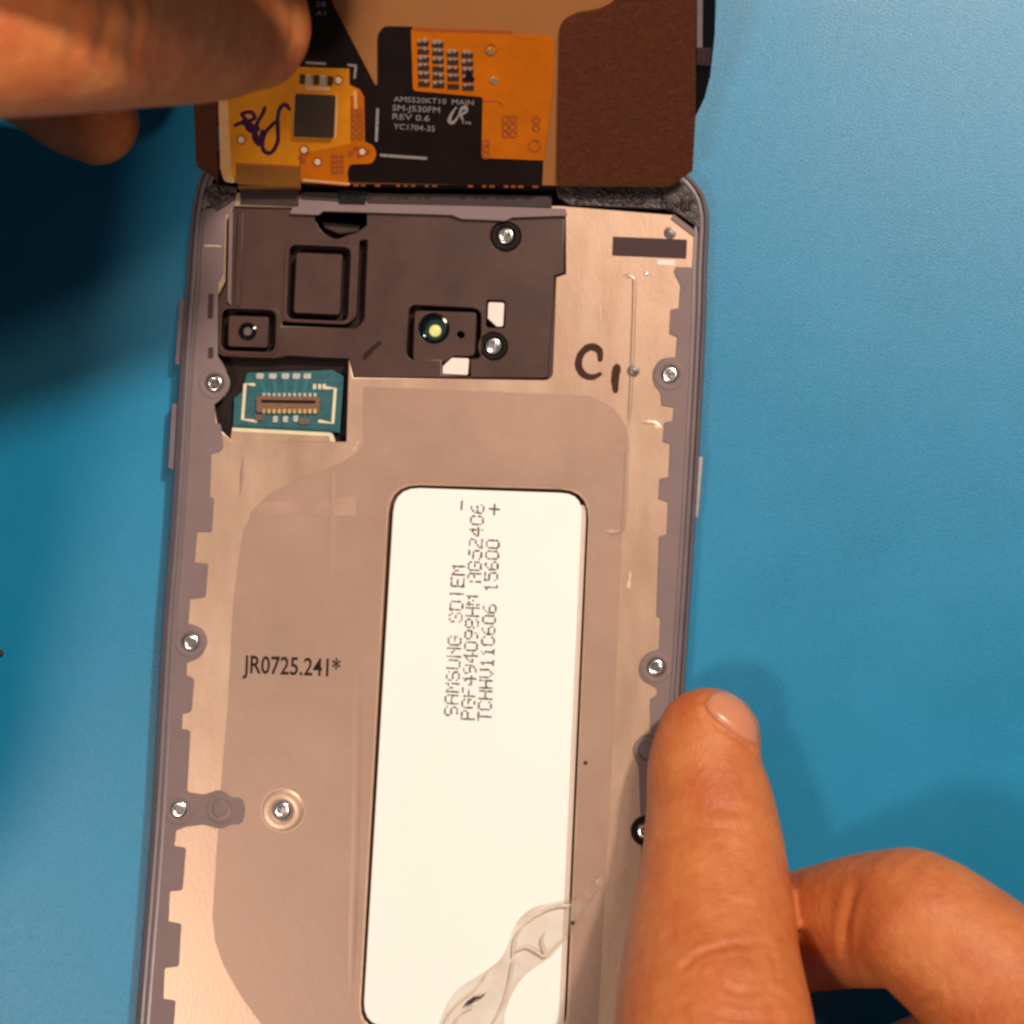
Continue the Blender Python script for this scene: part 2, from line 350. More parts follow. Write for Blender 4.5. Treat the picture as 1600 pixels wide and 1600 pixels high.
# plastic strips with toothed inner edges moulded over the plate
LS = [(355, 306), (370, 316, 4), (352, 336), (349, 428), (341, 442), (340, 556), (352, 574, 10), (359, 600, 10), (348, 622, 8), (335, 632), (336, 660), (345, 663, 3), (349, 700, 3), (343, 706), (330, 709), (328, 776), (334, 779, 3), (331, 831, 3), (308, 831), (304, 879), (325, 881, 4), (321, 933, 4), (297, 936), (294, 974), (316, 982, 10), (326, 1003, 14), (314, 1027, 10), (292, 1036), (291, 1055), (303, 1061, 4), (299, 1112, 4), (285, 1116), (284, 1139), (297, 1142, 4), (292, 1238, 4), (318, 1242, 6), (345, 1233, 12), (362, 1246), (378, 1246, 10), (384, 1265, 10), (378, 1288, 10), (362, 1288), (344, 1296, 12), (318, 1288, 8), (290, 1292), (275, 1298), (272, 1322), (290, 1325, 4), (285, 1391, 4), (265, 1393), (263, 1440), (283, 1444, 4), (279, 1510, 4), (257, 1513), (255, 1561), (274, 1564, 4), (268, 1640, 4), (252, 1645), (236, 1850), (207, 1840)]
LS += [(222, 1600), (246, 1290), (264, 980), (278, 800), (290, 590), (301, 440), (304, 390), (309, 340), (318, 312)]
plate('plastic_edge', 'plastic_mauve', F, [LS, rect(325, 459, 333, 498, 2), rect(325, 543, 333, 560, 2), circ(335, 599, 17), circ(298, 1003, 16), circ(280, 1264, 16), circ(346, 1264, 16)], 0.53, 0.575, phone, 0.006)
for a in (rect(324, 458, 334, 499, 2), rect(324, 542, 334, 561, 2)): plate('edge_slot', 'slot_dark', F, [a], 0.556, 0.560, phone)
RS = [(1052, 334), (1094, 366), (1094, 420), (1092, 560), (1084, 700), (1073, 860), (1060, 1060), (1042, 1330), (1025, 1600), (1012, 1800), (985, 1800), (1002, 1330), (998, 1200), (988, 1172, 12), (1000, 1150, 8), (1016, 1146), (1016, 1092), (1026, 1086), (1028, 1076, 4), (1002, 1062, 10), (997, 1043, 12), (1006, 1022, 10), (1030, 1014), (1032, 966), (1026, 962), (1030, 838), (1042, 835), (1044, 784, 3), (1029, 779), (1031, 748), (1045, 745, 3), (1047, 693), (1036, 690), (1038, 660), (1051, 657), (1053, 636), (1034, 633), (1032, 612, 5), (1021, 600, 8), (1019, 578, 12), (1032, 560, 8), (1056, 558), (1058, 526), (1046, 521), (1048, 484), (1061, 481), (1063, 446), (1053, 424), (1056, 417), (1086, 418), (1087, 372), (1048, 342)]
plate('plastic_edge', 'plastic_mauve', F, [RS, circ(1046, 586, 17), circ(1025, 1043, 16), circ(1012, 1172, 17), circ(1009, 1298, 16)], 0.53, 0.575, phone, 0.006)

# upper bracket (dark plastic cover over the cameras), recessed, with real grooves round each module
EAR = rect(450, 384, 546, 501, 12, 2.5); FRC = rect(346, 483, 431, 549, 14, 2.0)
CAMR = [(640, 476, 12), (752, 482, 14), (750, 560, 8), (735, 560), (735, 588), (690, 585), (690, 562), (634, 562, 16)]
NOTCH = [(493, 330), (572, 333), (572, 352), (556, 364, 6), (545, 366, 8), (524, 375, 10), (502, 362, 12), (494, 346)]
LEDGE = [(562, 376, 3), (574, 374, 3), (569, 498, 4), (558, 513, 8), (441, 509), (441, 502), (548, 504, 6), (557, 494, 4)]
BRK2 = [(356, 324), (882, 339), (882, 426), (867, 431), (860, 591, 12), (594, 590), (552, 588), (545, 560), (450, 556), (430, 560), (378, 558), (348, 556), (337, 550), (338, 472), (354, 442), (356, 345)]
plate('camera_bracket', 'bracket_brown', F, [BRK2, EAR, FRC, CAMR, NOTCH, LEDGE, circ(790, 369, 24, 28), circ(771, 541, 22, 28), rect(760, 469, 789, 512, 5, 2)], 0.32, 0.515, phone, 0.014)
plate('bracket_rib', 'bracket_brown', F, [[(372, 332), (380, 332), (376, 478), (366, 478)]], 0.5, 0.56, phone, 0.006)
plate('bracket_rib', 'plastic_mauve', F, [[(358, 330), (364, 330), (361, 478), (355, 470)]], 0.5, 0.565, phone, 0.005)
plate('bracket_rib', 'bracket_brown', F, [[(867, 436), (882, 430), (875, 596), (862, 604), (560, 597), (560, 590), (855, 595)]], 0.45, 0.535, phone, 0.006)
plate('bracket_rim', 'bracket_brown', F, [rect(443, 377, 553, 505, 16, 2.5), rect(450, 384, 546, 500, 12, 2.5)], 0.50, 0.531, phone, 0.006)
plate('bracket_rim', 'bracket_brown', F, [rect(341, 478, 436, 554, 16, 2.0), rect(346, 483, 431, 549, 14, 2.0)], 0.50, 0.529, phone, 0.006)
plate('earpiece_cover', 'bracket_brown', F, [rect(461, 396, 533, 490, 5, 2.5)], 0.30, 0.505, phone, 0.008)
fc = plate('front_camera', 'bracket_brown', F, [rect(357, 494, 419, 542, 5, 2.0)], 0.30, 0.50, phone, 0.008)
lathe('lens_ring', 'steel_dark', [(0.06, 0), (0.055, 0.012), (0.035, 0.012), (0.03, 0.002)], 387, 518, 0.512, fc)
lathe('lens', 'lens_glass', [(0.125, 0), (0.125, 0.012), (0.09, 0.018), (0.085, 0.004), (0.05, 0.002), (0.045, 0.012), (0.01, 0.016)], 387, 518, 0.498, fc)
rc = plate('sensor_module', 'bracket_brown', F, [[(648, 485, 7), (745, 488, 7), (742, 556, 8), (708, 556), (694, 566, 3), (645, 563, 8)], circ(678, 513, 24, 28), circ(720, 523, 6, 14)], 0.30, 0.507, phone, 0.008)
lathe('lens', 'lens_glass', [(0.205, 0), (0.2, 0.05), (0.17, 0.055), (0.16, 0.03), (0.11, 0.035), (0.01, 0.035)], 678, 513, 0.42, rc)
lathe('lens_ring', 'lens_green', [(0.15, 0), (0.14, 0.008), (0.085, 0.008)], 681, 516, 0.456, rc)
lathe('flash_led', 'lens_yellow', [(0.085, 0), (0.075, 0.012), (0.03, 0.018)], 680, 517, 0.463, rc)
plate('contact_pad', 'pad_white', F, [[(763, 472, 4), (788, 473, 4), (786, 510, 3), (776, 510), (762, 497)]], 0.40, 0.495, phone, 0.005)
plate('contact_pad', 'pad_white', F, [[(706, 559), (733, 560, 3), (731, 586, 3), (691, 584, 3), (692, 572)]], 0.40, 0.512, phone, 0.005)
ribbon('marker_tick', 'ink_black', F, [(569, 560, 6), (575, 552, 8), (594, 535, 5)], 6, 0.519, phone)
# notch floor: curled bit of cable inside the notch
plate('cable_loop', 'tape_dark', F, [[(500, 342), (566, 346), (560, 362), (530, 366, 8), (508, 356)]], 0.36, 0.44, phone, 0.02)

# top bar of the frame, tape strips, adhesive
plate('top_bar', 'plastic_mauve', F, [[(470, 312), (884, 326), (886, 337), (800, 340), (790, 345, 4), (720, 342), (706, 336), (505, 330), (498, 336, 3), (452, 334), (456, 326)]], 0.45, 0.585, phone, 0.008)
plate('tape_strip', 'tape_dark', F, [[(470, 300), (862, 306), (862, 324), (575, 318), (572, 310), (540, 308), (536, 316), (470, 310)]], 0.55, 0.595, phone, 0.004)
plate('tape_strip', 'tape_dark', F, [[(374, 292), (468, 296), (466, 322), (376, 318)]], 0.45, 0.600, phone, 0.004)
plate('connector_block', 'black_rubber', F, [[(526, 296), (574, 298), (570, 319), (530, 318)]], 0.5, 0.612, phone, 0.006)
def adhesive(pts, h0, h1):
    o = plate('adhesive_foam', 'adhesive_black', F, [pts], h0, h1, phone, 0.012); return o
adhesive([(866, 285), (1040, 285), (1072, 272), (1090, 300), (1097, 340), (1094, 358), (1056, 332), (1040, 327), (930, 322), (890, 320), (872, 308)], 0.45, 0.602)
adhesive([(318, 296), (334, 286), (372, 292), (366, 312), (352, 322), (338, 330), (326, 318)], 0.45, 0.602)
rnd = random.Random(3)
for k in range(46):          # lumps left where the foam tore
    x = rnd.uniform(880, 1088); y = rnd.uniform(294, 318) + max(0, (x - 1030) * 0.30)
    bm = bmesh.new(); bmesh.ops.create_icosphere(bm, subdivisions=2, radius=1)
    for v in bm.verts: v.co *= 1 + rnd.uniform(-.25, .25)
    me = bpy.data.meshes.new('foam_lump'); bm.to_mesh(me); bm.free()
    me.transform(Matrix.Translation(P(x, y, 0.602)) @ Matrix.Rotation(rnd.uniform(0, 6), 4, 'Z') @ Matrix.Diagonal((rnd.uniform(.03, .09), rnd.uniform(.02, .04), rnd.uniform(.015, .03), 1)))
    link(me, 'foam_lump', 'adhesive_black', phone, 80)
for k in range(9):
    x = rnd.uniform(334, 362); y = rnd.uniform(298, 318)
    bm = bmesh.new(); bmesh.ops.create_icosphere(bm, subdivisions=2, radius=1)
    for v in bm.verts: v.co *= 1 + rnd.uniform(-.25, .25)
    me = bpy.data.meshes.new('foam_lump'); bm.to_mesh(me); bm.free()
    me.transform(Matrix.Translation(P(x, y, 0.602)) @ Matrix.Rotation(rnd.uniform(0, 6), 4, 'Z') @ Matrix.Diagonal((rnd.uniform(.03, .07), .03, .02, 1)))
    link(me, 'foam_lump', 'adhesive_black', phone, 80)
ribbon('frame_crack', 'floor_dark', F, [(309, 334, 3), (322, 325, 4), (340, 322, 3), (352, 312, 3)], 3, 0.578, phone)

# green connector board in its pocket
pcb = plate('connector_board', 'pcb_teal', F, [[(386, 582, 4), (520, 578), (537, 588, 4), (531, 676), (364, 668), (366, 622), (378, 612)]], 0.34, 0.40, phone, 0.004)
Z = 0.401
for x in (406, 426, 446, 463, 480): plate('solder_pad', 'solder', F, [rect(x - 6, 583, x + 6, 592, 3)], Z, 0.412, pcb, 0.003)
for a, b in ((408, 416), (428, 432), (446, 446), (463, 460), (480, 474)): ribbon('trace', 'trace_teal', F, [(a, 595), (b, 616)], 5, Z + .001, pcb, False)
ribbon('silkscreen_bracket', 'cream', F, [(397, 601), (383, 600), (379, 655), (400, 658)], 5, Z + .003, pcb, False)
ribbon('silkscreen_bracket', 'cream', F, [(510, 606), (524, 607), (520, 661), (499, 658)], 5, Z + .003, pcb, False)
for x in (489, 497, 504): plate('silkscreen_mark', 'cream', F, [rect(x, 600, x + 5, 608, 1)], Z, 0.405, pcb)
cn = plate('board_connector', 'connector_brown', F, [rect(400, 619, 500, 645, 5, 1.0)], Z, 0.45, pcb, 0.008)
plate('connector_slot', 'black_rubber', F, [rect(408, 625, 493, 630, 1, 1.0)], 0.449, 0.4525, cn)
for k in range(11):
    x = 410 + k * 8; plate('pin', 'solder', F, [rect(x, 614, x + 4.5, 621, 1)], Z, 0.438, cn); plate('pin', 'gold', F, [rect(x, 639, x + 4.5, 646, 1)], Z, 0.452, cn)
for x, y, w in ((406, 652, 16), (430, 655, 8), (446, 655, 8), (462, 654, 8), (476, 658, 18)): plate('component', 'steel_dark' if w > 10 else 'solder', F, [rect(x - w / 2, y - 5, x + w / 2, y + 5, 2)], Z, 0.43, pcb, 0.003)
plate('board_edge', 'cream', F, [[(363, 668), (520, 676, 6), (527, 700), (518, 700), (514, 682), (362, 674)]], 0.50, 0.545, phone, 0.004)
plate('board_shelf', 'metal_tan', F, [[(362, 673), (514, 681, 4), (518, 700), (358, 696)]], 0.42, 0.535, phone, 0.004)

# earpiece slot, marks and small holes on the right of the plate
plate('earpiece_slot', 'slot_dark', F, [rect(957, 372, 1073, 402, 2, 2.4)], 0.553, 0.5572, phone)
lathe('rivet', 'steel_dark', [(0.085, 0), (0.085, 0.012), (0.055, 0.016), (0.05, 0.004), (0.02, 0.008)], 1047, 364, 0.552, phone)
plate('white_label', 'pad_white', F, [rect(1027, 406, 1054, 414, 1, 2)], 0.555, 0.559, phone)
lathe('rivet', 'steel_dark', [(0.085, 0), (0.085, 0.014), (0.05, 0.018), (0.045, 0.004), (0.02, 0.010)], 990, 579, 0.558, phone)
MZ = 0.566
ribbon('marker_letter', 'marker_brown', F, [(938, 562, 8), (936, 547, 11), (922, 542, 11), (908, 553, 11), (904, 571, 11), (912, 585, 10), (926, 589, 9), (938, 584, 6)], 11, MZ, phone, jitter=.06)
ribbon('marker_letter', 'marker_brown', F, [(964, 574, 13), (962, 585, 13), (961, 596, 12), (962, 611, 8)], 12, MZ, phone, jitter=.06)
text('printed_number', 'ink_black', F, 'JR0725.241*', (379, 1051), (531, 1057), 27, MZ, phone, bold=0.012)
material('scratch', (0.66, 0.44, 0.30), 0.4, metal=0.3, var=0.1)
def ridge(name, mat, pts, width, h, parent, rise):
    q = catmull(pts, 8); bm = bmesh.new(); prev = None; n = len(q)
    for i, p in enumerate(q):
        t = q[min(i + 1, n - 1)] - q[max(i - 1, 0)]; l = np.hypot(*t); nv = np.array((-t[1], t[0])) / l; k = min(1, i / 4, (n - 1 - i) / 4)
        row = [bm.verts.new(P(*(p + nv * width * u * (.35 + .65 * k)), h + rise * v * k)) for u, v in ((-1, -.2), (-.45, .7), (0, 1), (.45, .7), (1, -.2))]
        if prev:
            for a in range(4): bm.faces.new((prev[a], prev[a + 1], row[a + 1], row[a]))
        prev = row
    bmesh.ops.recalc_face_normals(bm, faces=bm.faces); me = bpy.data.meshes.new(name); bm.to_mesh(me); bm.free(); return link(me, name, mat, parent, 60)
for pts, w, r_ in (([(974, 431), (988, 433), (991, 448), (989, 520), (986, 600), (982, 668)], 3.6, .010), ([(1000, 660), (1022, 661), (1034, 672)], 3.5, .006)):
    ridge('pressed_ridge', 'metal_tan', pts, w, .556, phone, r_)
for pts, w, r_ in (([(980, 690), (977, 770), (973, 822), (962, 832), (944, 831)], 4, .005), ([(519, 735), (517, 830), (515, 950)], 6, .003), ([(560, 1000), (556, 1300), (548, 1560)], 7, .003), ([(380, 715), (376, 772)], 3, .005)):
    ridge('pressed_ridge', 'sheet_copper', pts, w, .562, phone, r_)
for pts, w in (([(985, 895), (982, 918)], 4), ([(560, 690), (552, 704)], 2.5), ([(938, 478), (938, 498)], 2)): ribbon('scratch', 'scratch', F, pts, w, MZ, phone, rise=.001, jitter=.5)
ribbon('scratch', 'scratch', F, [(320, 384), (334, 384), (345, 385)], 2.5, .579, phone, rise=.001, jitter=.4)
for x, y in ((915, 1192), (895, 1442), (1010, 428)): lathe('fleck', 'dirt' if x < 1000 else 'solder', [(0.03, 0), (0.024, 0.012), (0.008, 0.018)], x, y, MZ - .004, phone, 8)

# screws: bossed washer, domed head, cross recess
def star(r, ri, n=3, w=0.5):
    return [(rr * math.cos(a), rr * math.sin(a)) for k in range(n) for rr, a in ((r, 2 * math.pi * k / n - .28), (r, 2 * math.pi * k / n + .28), (ri, 2 * math.pi * (k + .5) / n))]
def screw_mesh(r):
    me = lathe_mesh([(r * 1.0, 0), (r * 1.02, 0.02), (r * 0.98, 0.034), (r * 0.90, 0.045), (r * 0.78, 0.050), (r * 0.62, 0.052), (r * 0.50, 0.048), (r * .46, .026), (r * .2, .024)], 28)
    bm = bmesh.new(); bm.from_mesh(me)
    for k in range(3):      # three lobes standing in the recess
        a = 2 * math.pi * k / 3 + .5; bmesh.ops.create_cone(bm, cap_ends=True, segments=8, radius1=r * .17, radius2=r * .13, depth=0.028, matrix=Matrix.Translation((r * .33 * math.cos(a), r * .33 * math.sin(a), 0.036)))
    bm.to_mesh(me); bm.free(); return me
SCREW = screw_mesh(0.118)
SCREW.polygons.foreach_set('use_smooth', [True] * len(SCREW.polygons)); SCREW.set_sharp_from_angle(angle=R(40)); SCREW.materials.append(M['steel'])
screw0 = bpy.data.objects.new('screw', SCREW)
for i, (x, y, z, rot) in enumerate(((335, 599, .525, .2), (298, 1003, .525, 1), (280, 1264, .525, 2), (442, 1266, .53, .5), (1046, 586, .525, .9), (1025, 1043, .525, 1.7), (1009, 1298, .53, .4), (790, 369, .45, .8), (771, 541, .45, 2.2))):
    s = screw0 if i == 0 else screw0.copy(); COL.objects.link(s); s.parent = phone; s.location = P(x, y, z) - Vector(phone.location); s.rotation_euler.z = rot
    s.rotation_euler.x = R((i * 37) % 7 - 3); s.rotation_euler.y = R((i * 53) % 9 - 4)
for x, y in ((335, 599), (298, 1003), (280, 1264), (1046, 586), (1025, 1043), (1009, 1298), (346, 1264), (1012, 1172)): plate('screw_seat', 'steel_dark', F, [circ(x, y, 17.5, 20)], 0.552, 0.558, phone)
def ring(name, mat, x, y, z, r0, r1, h):
    me = lathe_mesh([(r1, 0), (r1, h), (r1 - .012, h + .006), (r0 + .012, h + .006), (r0, h), (r0, -0.02)], 28); me.transform(Matrix.Translation(P(x, y, z))); return link(me, name, mat, phone)
for x, y in ((335, 599), (298, 1003), (280, 1264), (1046, 586), (1025, 1043)): ring('screw_boss', 'plastic_mauve', x, y, .545, .135, .215, .034)
ring('screw_boss', 'black_rubber', 1009, 1298, .545, .125, .205, .036)
ring('screw_boss', 'plastic_mauve', 346, 1264, .545, .125, .20, .034); ring('screw_boss', 'plastic_mauve', 1012, 1172, .545, .125, .20, .034)
lathe('plug', 'plastic_mauve', [(.125, 0), (.11, .03), (.05, .034)], 346, 1264, .535, phone); lathe('plug', 'plastic_mauve', [(.125, 0), (.11, .03), (.05, .034)], 1012, 1172, .535, phone)
ring('screw_boss', 'metal_tan', 442, 1266, .5555, .135, .285, .002); ring('screw_boss', 'plastic_mauve', 442, 1266, .5565, .11, .15, .006)
ring('screw_boss', 'black_rubber', 790, 369, .44, .13, .20, .03); ring('screw_boss', 'black_rubber', 771, 541, .44, .13, .18, .03)

# battery
material('tray_brown', (0.105, 0.042, 0.022), 0.55, var=0.15, spec=0.2)
plate('battery_tray', 'tray_brown', F, [[(600, 745, 40), (932, 755, 34), (896, 1628, 24), (548, 1620, 40)]], 0.30, 0.395, phone)
bat = plate('battery', 'battery_white', F, [[(616, 761, 40), (911, 771, 34), (873, 1612, 24), (566, 1604, 40)]], 0.3955, 0.520, phone, 0.02)
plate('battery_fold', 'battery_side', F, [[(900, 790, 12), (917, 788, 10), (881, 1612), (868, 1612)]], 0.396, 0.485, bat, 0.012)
BZ = 0.5225
dots('battery_print', 'ink', F, 'SAMSUNG SDIEM', (714, 1118), (726, 880), 19, BZ, bat)
dots('battery_print', 'ink', F, 'PGF494098HM AG52406', (740, 1124), (756, 784), 19, BZ, bat)
dots('battery_print', 'ink', F, 'TCHHV11C606 15600', (766, 1126), (780, 840), 19, BZ, bat)
ribbon('polarity_mark', 'ink', F, [(722, 783), (721, 796)], 3, BZ, bat, False)
ribbon('polarity_mark', 'ink', F, [(773, 788), (772, 804)], 3, BZ, bat, False); ribbon('polarity_mark', 'ink', F, [(765, 795), (780, 796)], 3, BZ + .001, bat, False)

# ------------------------------------------------------------------ the lifted display, seen from its back
DT = Tilted(700, 292, 0.86, R(38))
disp = thing('phone_display', 'detached phone screen held back side up, with brown foam and orange flex circuits', 'phone screen', tuple(P(700, 292, 0.7)))
plate('cover_glass', 'glass_black', DT, [[(297, -620, 60), (1128, -620, 60), (1121, -40), (1118, 60), (1111, 125), (1102, 160), (1087, 190), (1062, 214, 20), (400, 212, 20), (318, 200, 20), (297, 120)]], -0.20, -0.10, disp, 0.02)
plate('backplate', 'backplate_peach', DT, [[(336, -600), (1090, -600), (1087, 100), (1082, 270), (1046, 291), (870, 292), (372, 288), (348, 286, 14), (340, 180)]], -0.09, -0.03, disp, 0.008)
plate('edge_foam', 'foam_brown', DT, [[(300, 120), (338, 120), (341, 290), (333, 278), (306, 262, 6)]], -0.095, -0.02, disp, 0.012)
plate('back_foam', 'foam_brown', DT, [[(966, -2, 20), (940, 14, 20), (900, 20, 20), (876, 34, 20), (874, 60), (870, 280, 8), (872, 291, 6), (1046, 292), (1082, 267), (1087, 180), (1090, -560), (966, -560)]], -0.029, 0.012, disp, 0.010)
plate('metal_strip', 'grey_strip', DT, [[(1090, -400), (1101, -400), (1098, 78), (1089, 78)]], -0.099, -0.06, disp, 0.004)
plate('rubber_block', 'tape_dark', DT, [[(1089, 80), (1112, 80), (1110, 106), (1088, 104)]], -0.099, -0.05, disp, 0.004)
# flex circuits
fb = plate('main_flex', 'flex_black', DT, [[(470, -300), (512, -300), (516, -10), (520, 8), (586, 134), (590, 134), (590, 54, 14), (600, 42, 6), (644, 43), (655, 140), (760, 150), (760, 240), (849, 250), (847, 292), (470, 284), (468, 100)]], -0.028, -0.012, disp, 0.003)
plate('gold_flex', 'flex_orange', DT, [[(642, 46, 4), (700, 48), (800, 53), (866, 57, 4), (863, 150), (850, 251, 3), (752, 247, 4), (754, 152, 4), (645, 142, 6)]], -0.0115, 0.000, disp, 0.003)
plate('flex_stripe', 'flex_mark', DT, [[(646, 44), (802, 49), (800, 53), (646, 48)]], -0.0115, 0.003, disp)  # narrow darker stripe along the top of the gold flex
tf = plate('touch_flex', 'flex_yellow', DT, [[(362, 120), (455, 120), (455, 104), (546, 108), (546, 132), (560, 146), (556, 150), (548, 150), (548, 225), (468, 240), (468, 264), (364, 258)]], -0.0115, 0.001, disp, 0.003)
plate('gold_flex', 'flex_orange', DT, [[(468, 236), (548, 226), (549, 134), (562, 140), (569, 152), (570, 222), (584, 228, 6), (589, 242, 8), (582, 256, 8), (546, 257, 6), (543, 270), (545, 291), (470, 284)]], -0.0115, 0.0005, disp, 0.003)
plate('flex_margin', 'flex_edge', DT, [[(341, 120), (362, 120), (366, 286), (350, 285, 10), (344, 262)]], -0.029, -0.004, disp, 0.003)
plate('flex_margin', 'flex_yellow', DT, [[(354, 120), (364, 120), (369, 276), (362, 276)]], -0.004, -0.001, disp, 0.001)
plate('cover_film', 'flex_film', DT, [[(372, 256), (470, 262), (470, 292), (372, 288)]], -0.011, 0.004, disp, 0.002)
def bend():       # cable that rolls over the lower edge of the screen down to the phone
    bm = bmesh.new(); prev = None; mt = DT.mat()
    for k in range(9):
        a = k / 8 * math.pi * 0.62; row = []
        for x in np.linspace(372, 470, 6):
            u, v = DT.uv(x, 290); row.append(bm.verts.new(mt @ Vector((u, v - 0.10 * math.sin(a), 0.003 - 0.10 * (1 - math.cos(a))))))
        if prev:
            for i in range(5): bm.faces.new((prev[i], prev[i + 1], row[i + 1], row[i]))
        prev = row
    bmesh.ops.recalc_face_normals(bm, faces=bm.faces); me = bpy.data.meshes.new('cable_bend'); bm.to_mesh(me); bm.free(); link(me, 'cable_bend', 'flex_film', disp)
bend()
H = 0.0025
# connector pads on the gold flex
for r in range(6):
    for c in range(4):
        if r == 0 and c > 1: continue
        x = 652 + c * 23 + r * .3; y = 64 + r * 12.6 + c * 2.0
        plate('contact_pad', 'chip_dark', DT, [rect(x, y, x + 18, y + 8, 1, 2)], -0.0005, 0.010, fb)
        for q in (4, 12):
            if rnd.random() < .85: plate('solder_dot', 'solder', DT, [circ(x + q + rnd.uniform(-1, 1), y - 1 + rnd.uniform(-1, 1), rnd.uniform(2.0, 3.4), 7)], 0.0, 0.014, fb)
plate('component', 'flex_black', DT, [[(724, 124), (732, 108), (742, 124)]], 0, 0.03, disp, 0.004)
for x, y, r in ((767, 80, 6), (772, 126, 7)): plate('solder_dot', 'gold', DT, [circ(x, y, r, 10, r * .8)], 0, 0.012, disp, 0.003)
for x, y in ((767, 78), (835, 228)): ribbon('via_ring', 'flex_mark', DT, [(x + 9 * math.cos(t), y + 9 * math.sin(t)) for t in np.linspace(0, 5.6, 12)], 2.5, H, disp)
for x, y in ((790, 186), (802, 186), (790, 198), (802, 198), (790, 210), (802, 210), (838, 188), (838, 200), (759, 232), (759, 242), (759, 224)): ribbon('via_ring', 'flex_mark', DT, [(x + 5 * math.cos(t), y + 5 * math.sin(t)) for t in np.linspace(0, 5.8, 8)], 3.4, H, disp)
ribbon('flex_line', 'flex_mark', DT, [(755, 158), (778, 159), (786, 166)], 1.6, H, disp)
# touch flex: chip, its underfill, parts, marks
ch = plate('touch_chip', 'chip_dark', DT, [rect(460, 147, 523, 212, 3, 2.0)], 0.002, 0.055, disp, 0.006)
plate('chip_underfill', 'flex_edge', DT, [rect(459, 147, 527, 215, 4, 2.0)], 0.0012, 0.006, disp, 0.002)
for k in range(5): plate('component', 'solder' if k % 2 else 'chip_dark', DT, [rect(468 + k * 11, 116 + k * .6, 476 + k * 11, 130 + k * .6, 1)], 0.001, 0.03, disp, 0.003)
plate('component', 'flex_edge', DT, [rect(478, 134, 516, 141, 2)], 0.001, 0.012, disp, 0.003)
for x, y in ((529, 125), (377, 218), (475, 234), (496, 253), (566, 237)): plate('solder_dot', 'cream', DT, [circ(x, y, 4.6, 12)], 0, 0.009, disp, 0.002); ribbon('via_ring', 'flex_mark', DT, [(x + 7 * math.cos(t), y + 7 * math.sin(t)) for t in np.linspace(0, 6.0, 12)], 2, H, disp)
for r in range(5):
    for c in range(2):
        ribbon('via_ring', 'flex_mark', DT, [(553 + c * 10 + 4 * math.cos(t), 174 + r * 10 + 4 * math.sin(t)) for t in np.linspace(0, 5.8, 7)], 3, H, disp)
for r in range(4):
    for c in range(3): ribbon('via_ring', 'flex_mark', DT, [(520 + c * 7 + 2.4 * math.cos(t), 245 + r * 8 + 2.4 * math.sin(t)) for t in np.linspace(0, 5.8, 7)], 2.4, H, disp)
for x, y in ((556, 233), (562, 243), (574, 238), (548, 240), (470, 246), (478, 240), (474, 252)): ribbon('via_ring', 'flex_mark', DT, [(x + 3 * math.cos(t), y + 3 * math.sin(t)) for t in np.linspace(0, 5.8, 7)], 3, H, disp)
ribbon('flex_line', 'flex_edge', DT, [(555, 142), (556, 168)], 5, H, disp)
ribbon('flex_line', 'flex_mark', DT, [(370, 256), (468, 261)], 4, H + .003, disp, False)
ribbon('flex_line', 'flex_edge', DT, [(474, 281), (546, 287)], 3.5, H, disp, False)
for k in range(26):
    x = 552 + k * 11.2
    if rnd.random() < .62: plate('edge_contact', 'flex_film' if x < 690 and k % 3 else 'flex_mark', DT, [rect(x, 288.5 + (x - 550) * .008, x + rnd.uniform(5, 9), 291.5 + (x - 550) * .008, 0, 1)], -0.013, -0.006, disp)
# purple handwriting on the touch flex
SC = [[(367, 196), (378, 192), (392, 199), (384, 186), (378, 178), (392, 175), (398, 184), (388, 190), (386, 200), (398, 206), (402, 192), (410, 178), (414, 168)],
      [(380, 188), (394, 196), (402, 216), (404, 226)], [(404, 200), (396, 212), (404, 224), (410, 204)],
      [(452, 170), (446, 163), (438, 168), (434, 182), (434, 200), (434, 220), (426, 236), (416, 238), (410, 228), (414, 208), (424, 196), (430, 190)]]
for i, s in enumerate(SC): ribbon('pen_stroke', 'marker_purple', DT, s, 6, H + .001 * i, disp, jitter=.12)
# white print on the black flex
W_ = -0.010
ribbon('alignment_mark', 'print_white', DT, [(479, 98.5), (508, 100)], 4, W_, disp, False)
ribbon('alignment_mark', 'print_white', DT, [(544, 102), (555, 103)], 4, W_, disp, False); ribbon('alignment_mark', 'print_white', DT, [(556, 103), (554, 122)], 4, W_, disp, False)
ribbon('alignment_mark', 'print_white', DT, [(590, 171), (588, 220)], 4.5, W_, disp, False); ribbon('alignment_mark', 'print_white', DT, [(595, 243), (666, 248)], 4.5, W_, disp, False)
text('flex_print', 'print_white', DT, 'AMS520KT10', (615, 159), (697, 163), 8, W_, disp); text('flex_print', 'print_white', DT, 'MAIN', (706, 163.5), (740, 165), 8, W_, disp)
text('flex_print', 'print_white', DT, 'SM-J530FM', (613, 173), (687, 177), 9, W_, disp)
text('flex_print', 'print_white', DT, 'REV 0.6', (613, 186.5), (671, 190), 9, W_, disp); text('flex_print', 'print_white', DT, 'YC1704-35', (615, 202), (679, 206), 8.5, W_, disp)
text('flex_print', 'print_white', DT, '28', (493, 11), (509, 11), 8, W_, disp); text('flex_print', 'print_white', DT, 'A1', (493, 25), (509, 25), 8, W_, disp)
ribbon('printed_logo', 'print_white', DT, [(713, 168, 2), (706, 178, 4), (702, 189, 6), (708, 192, 5), (716, 182, 3), (721, 171, 5), (727, 168, 6), (729, 174, 4), (721, 180, 4), (723, 188, 3)], 4, W_, disp)
text('printed_logo', 'print_white', DT, 'us', (722, 193.5), (736, 195), 6, W_, disp)

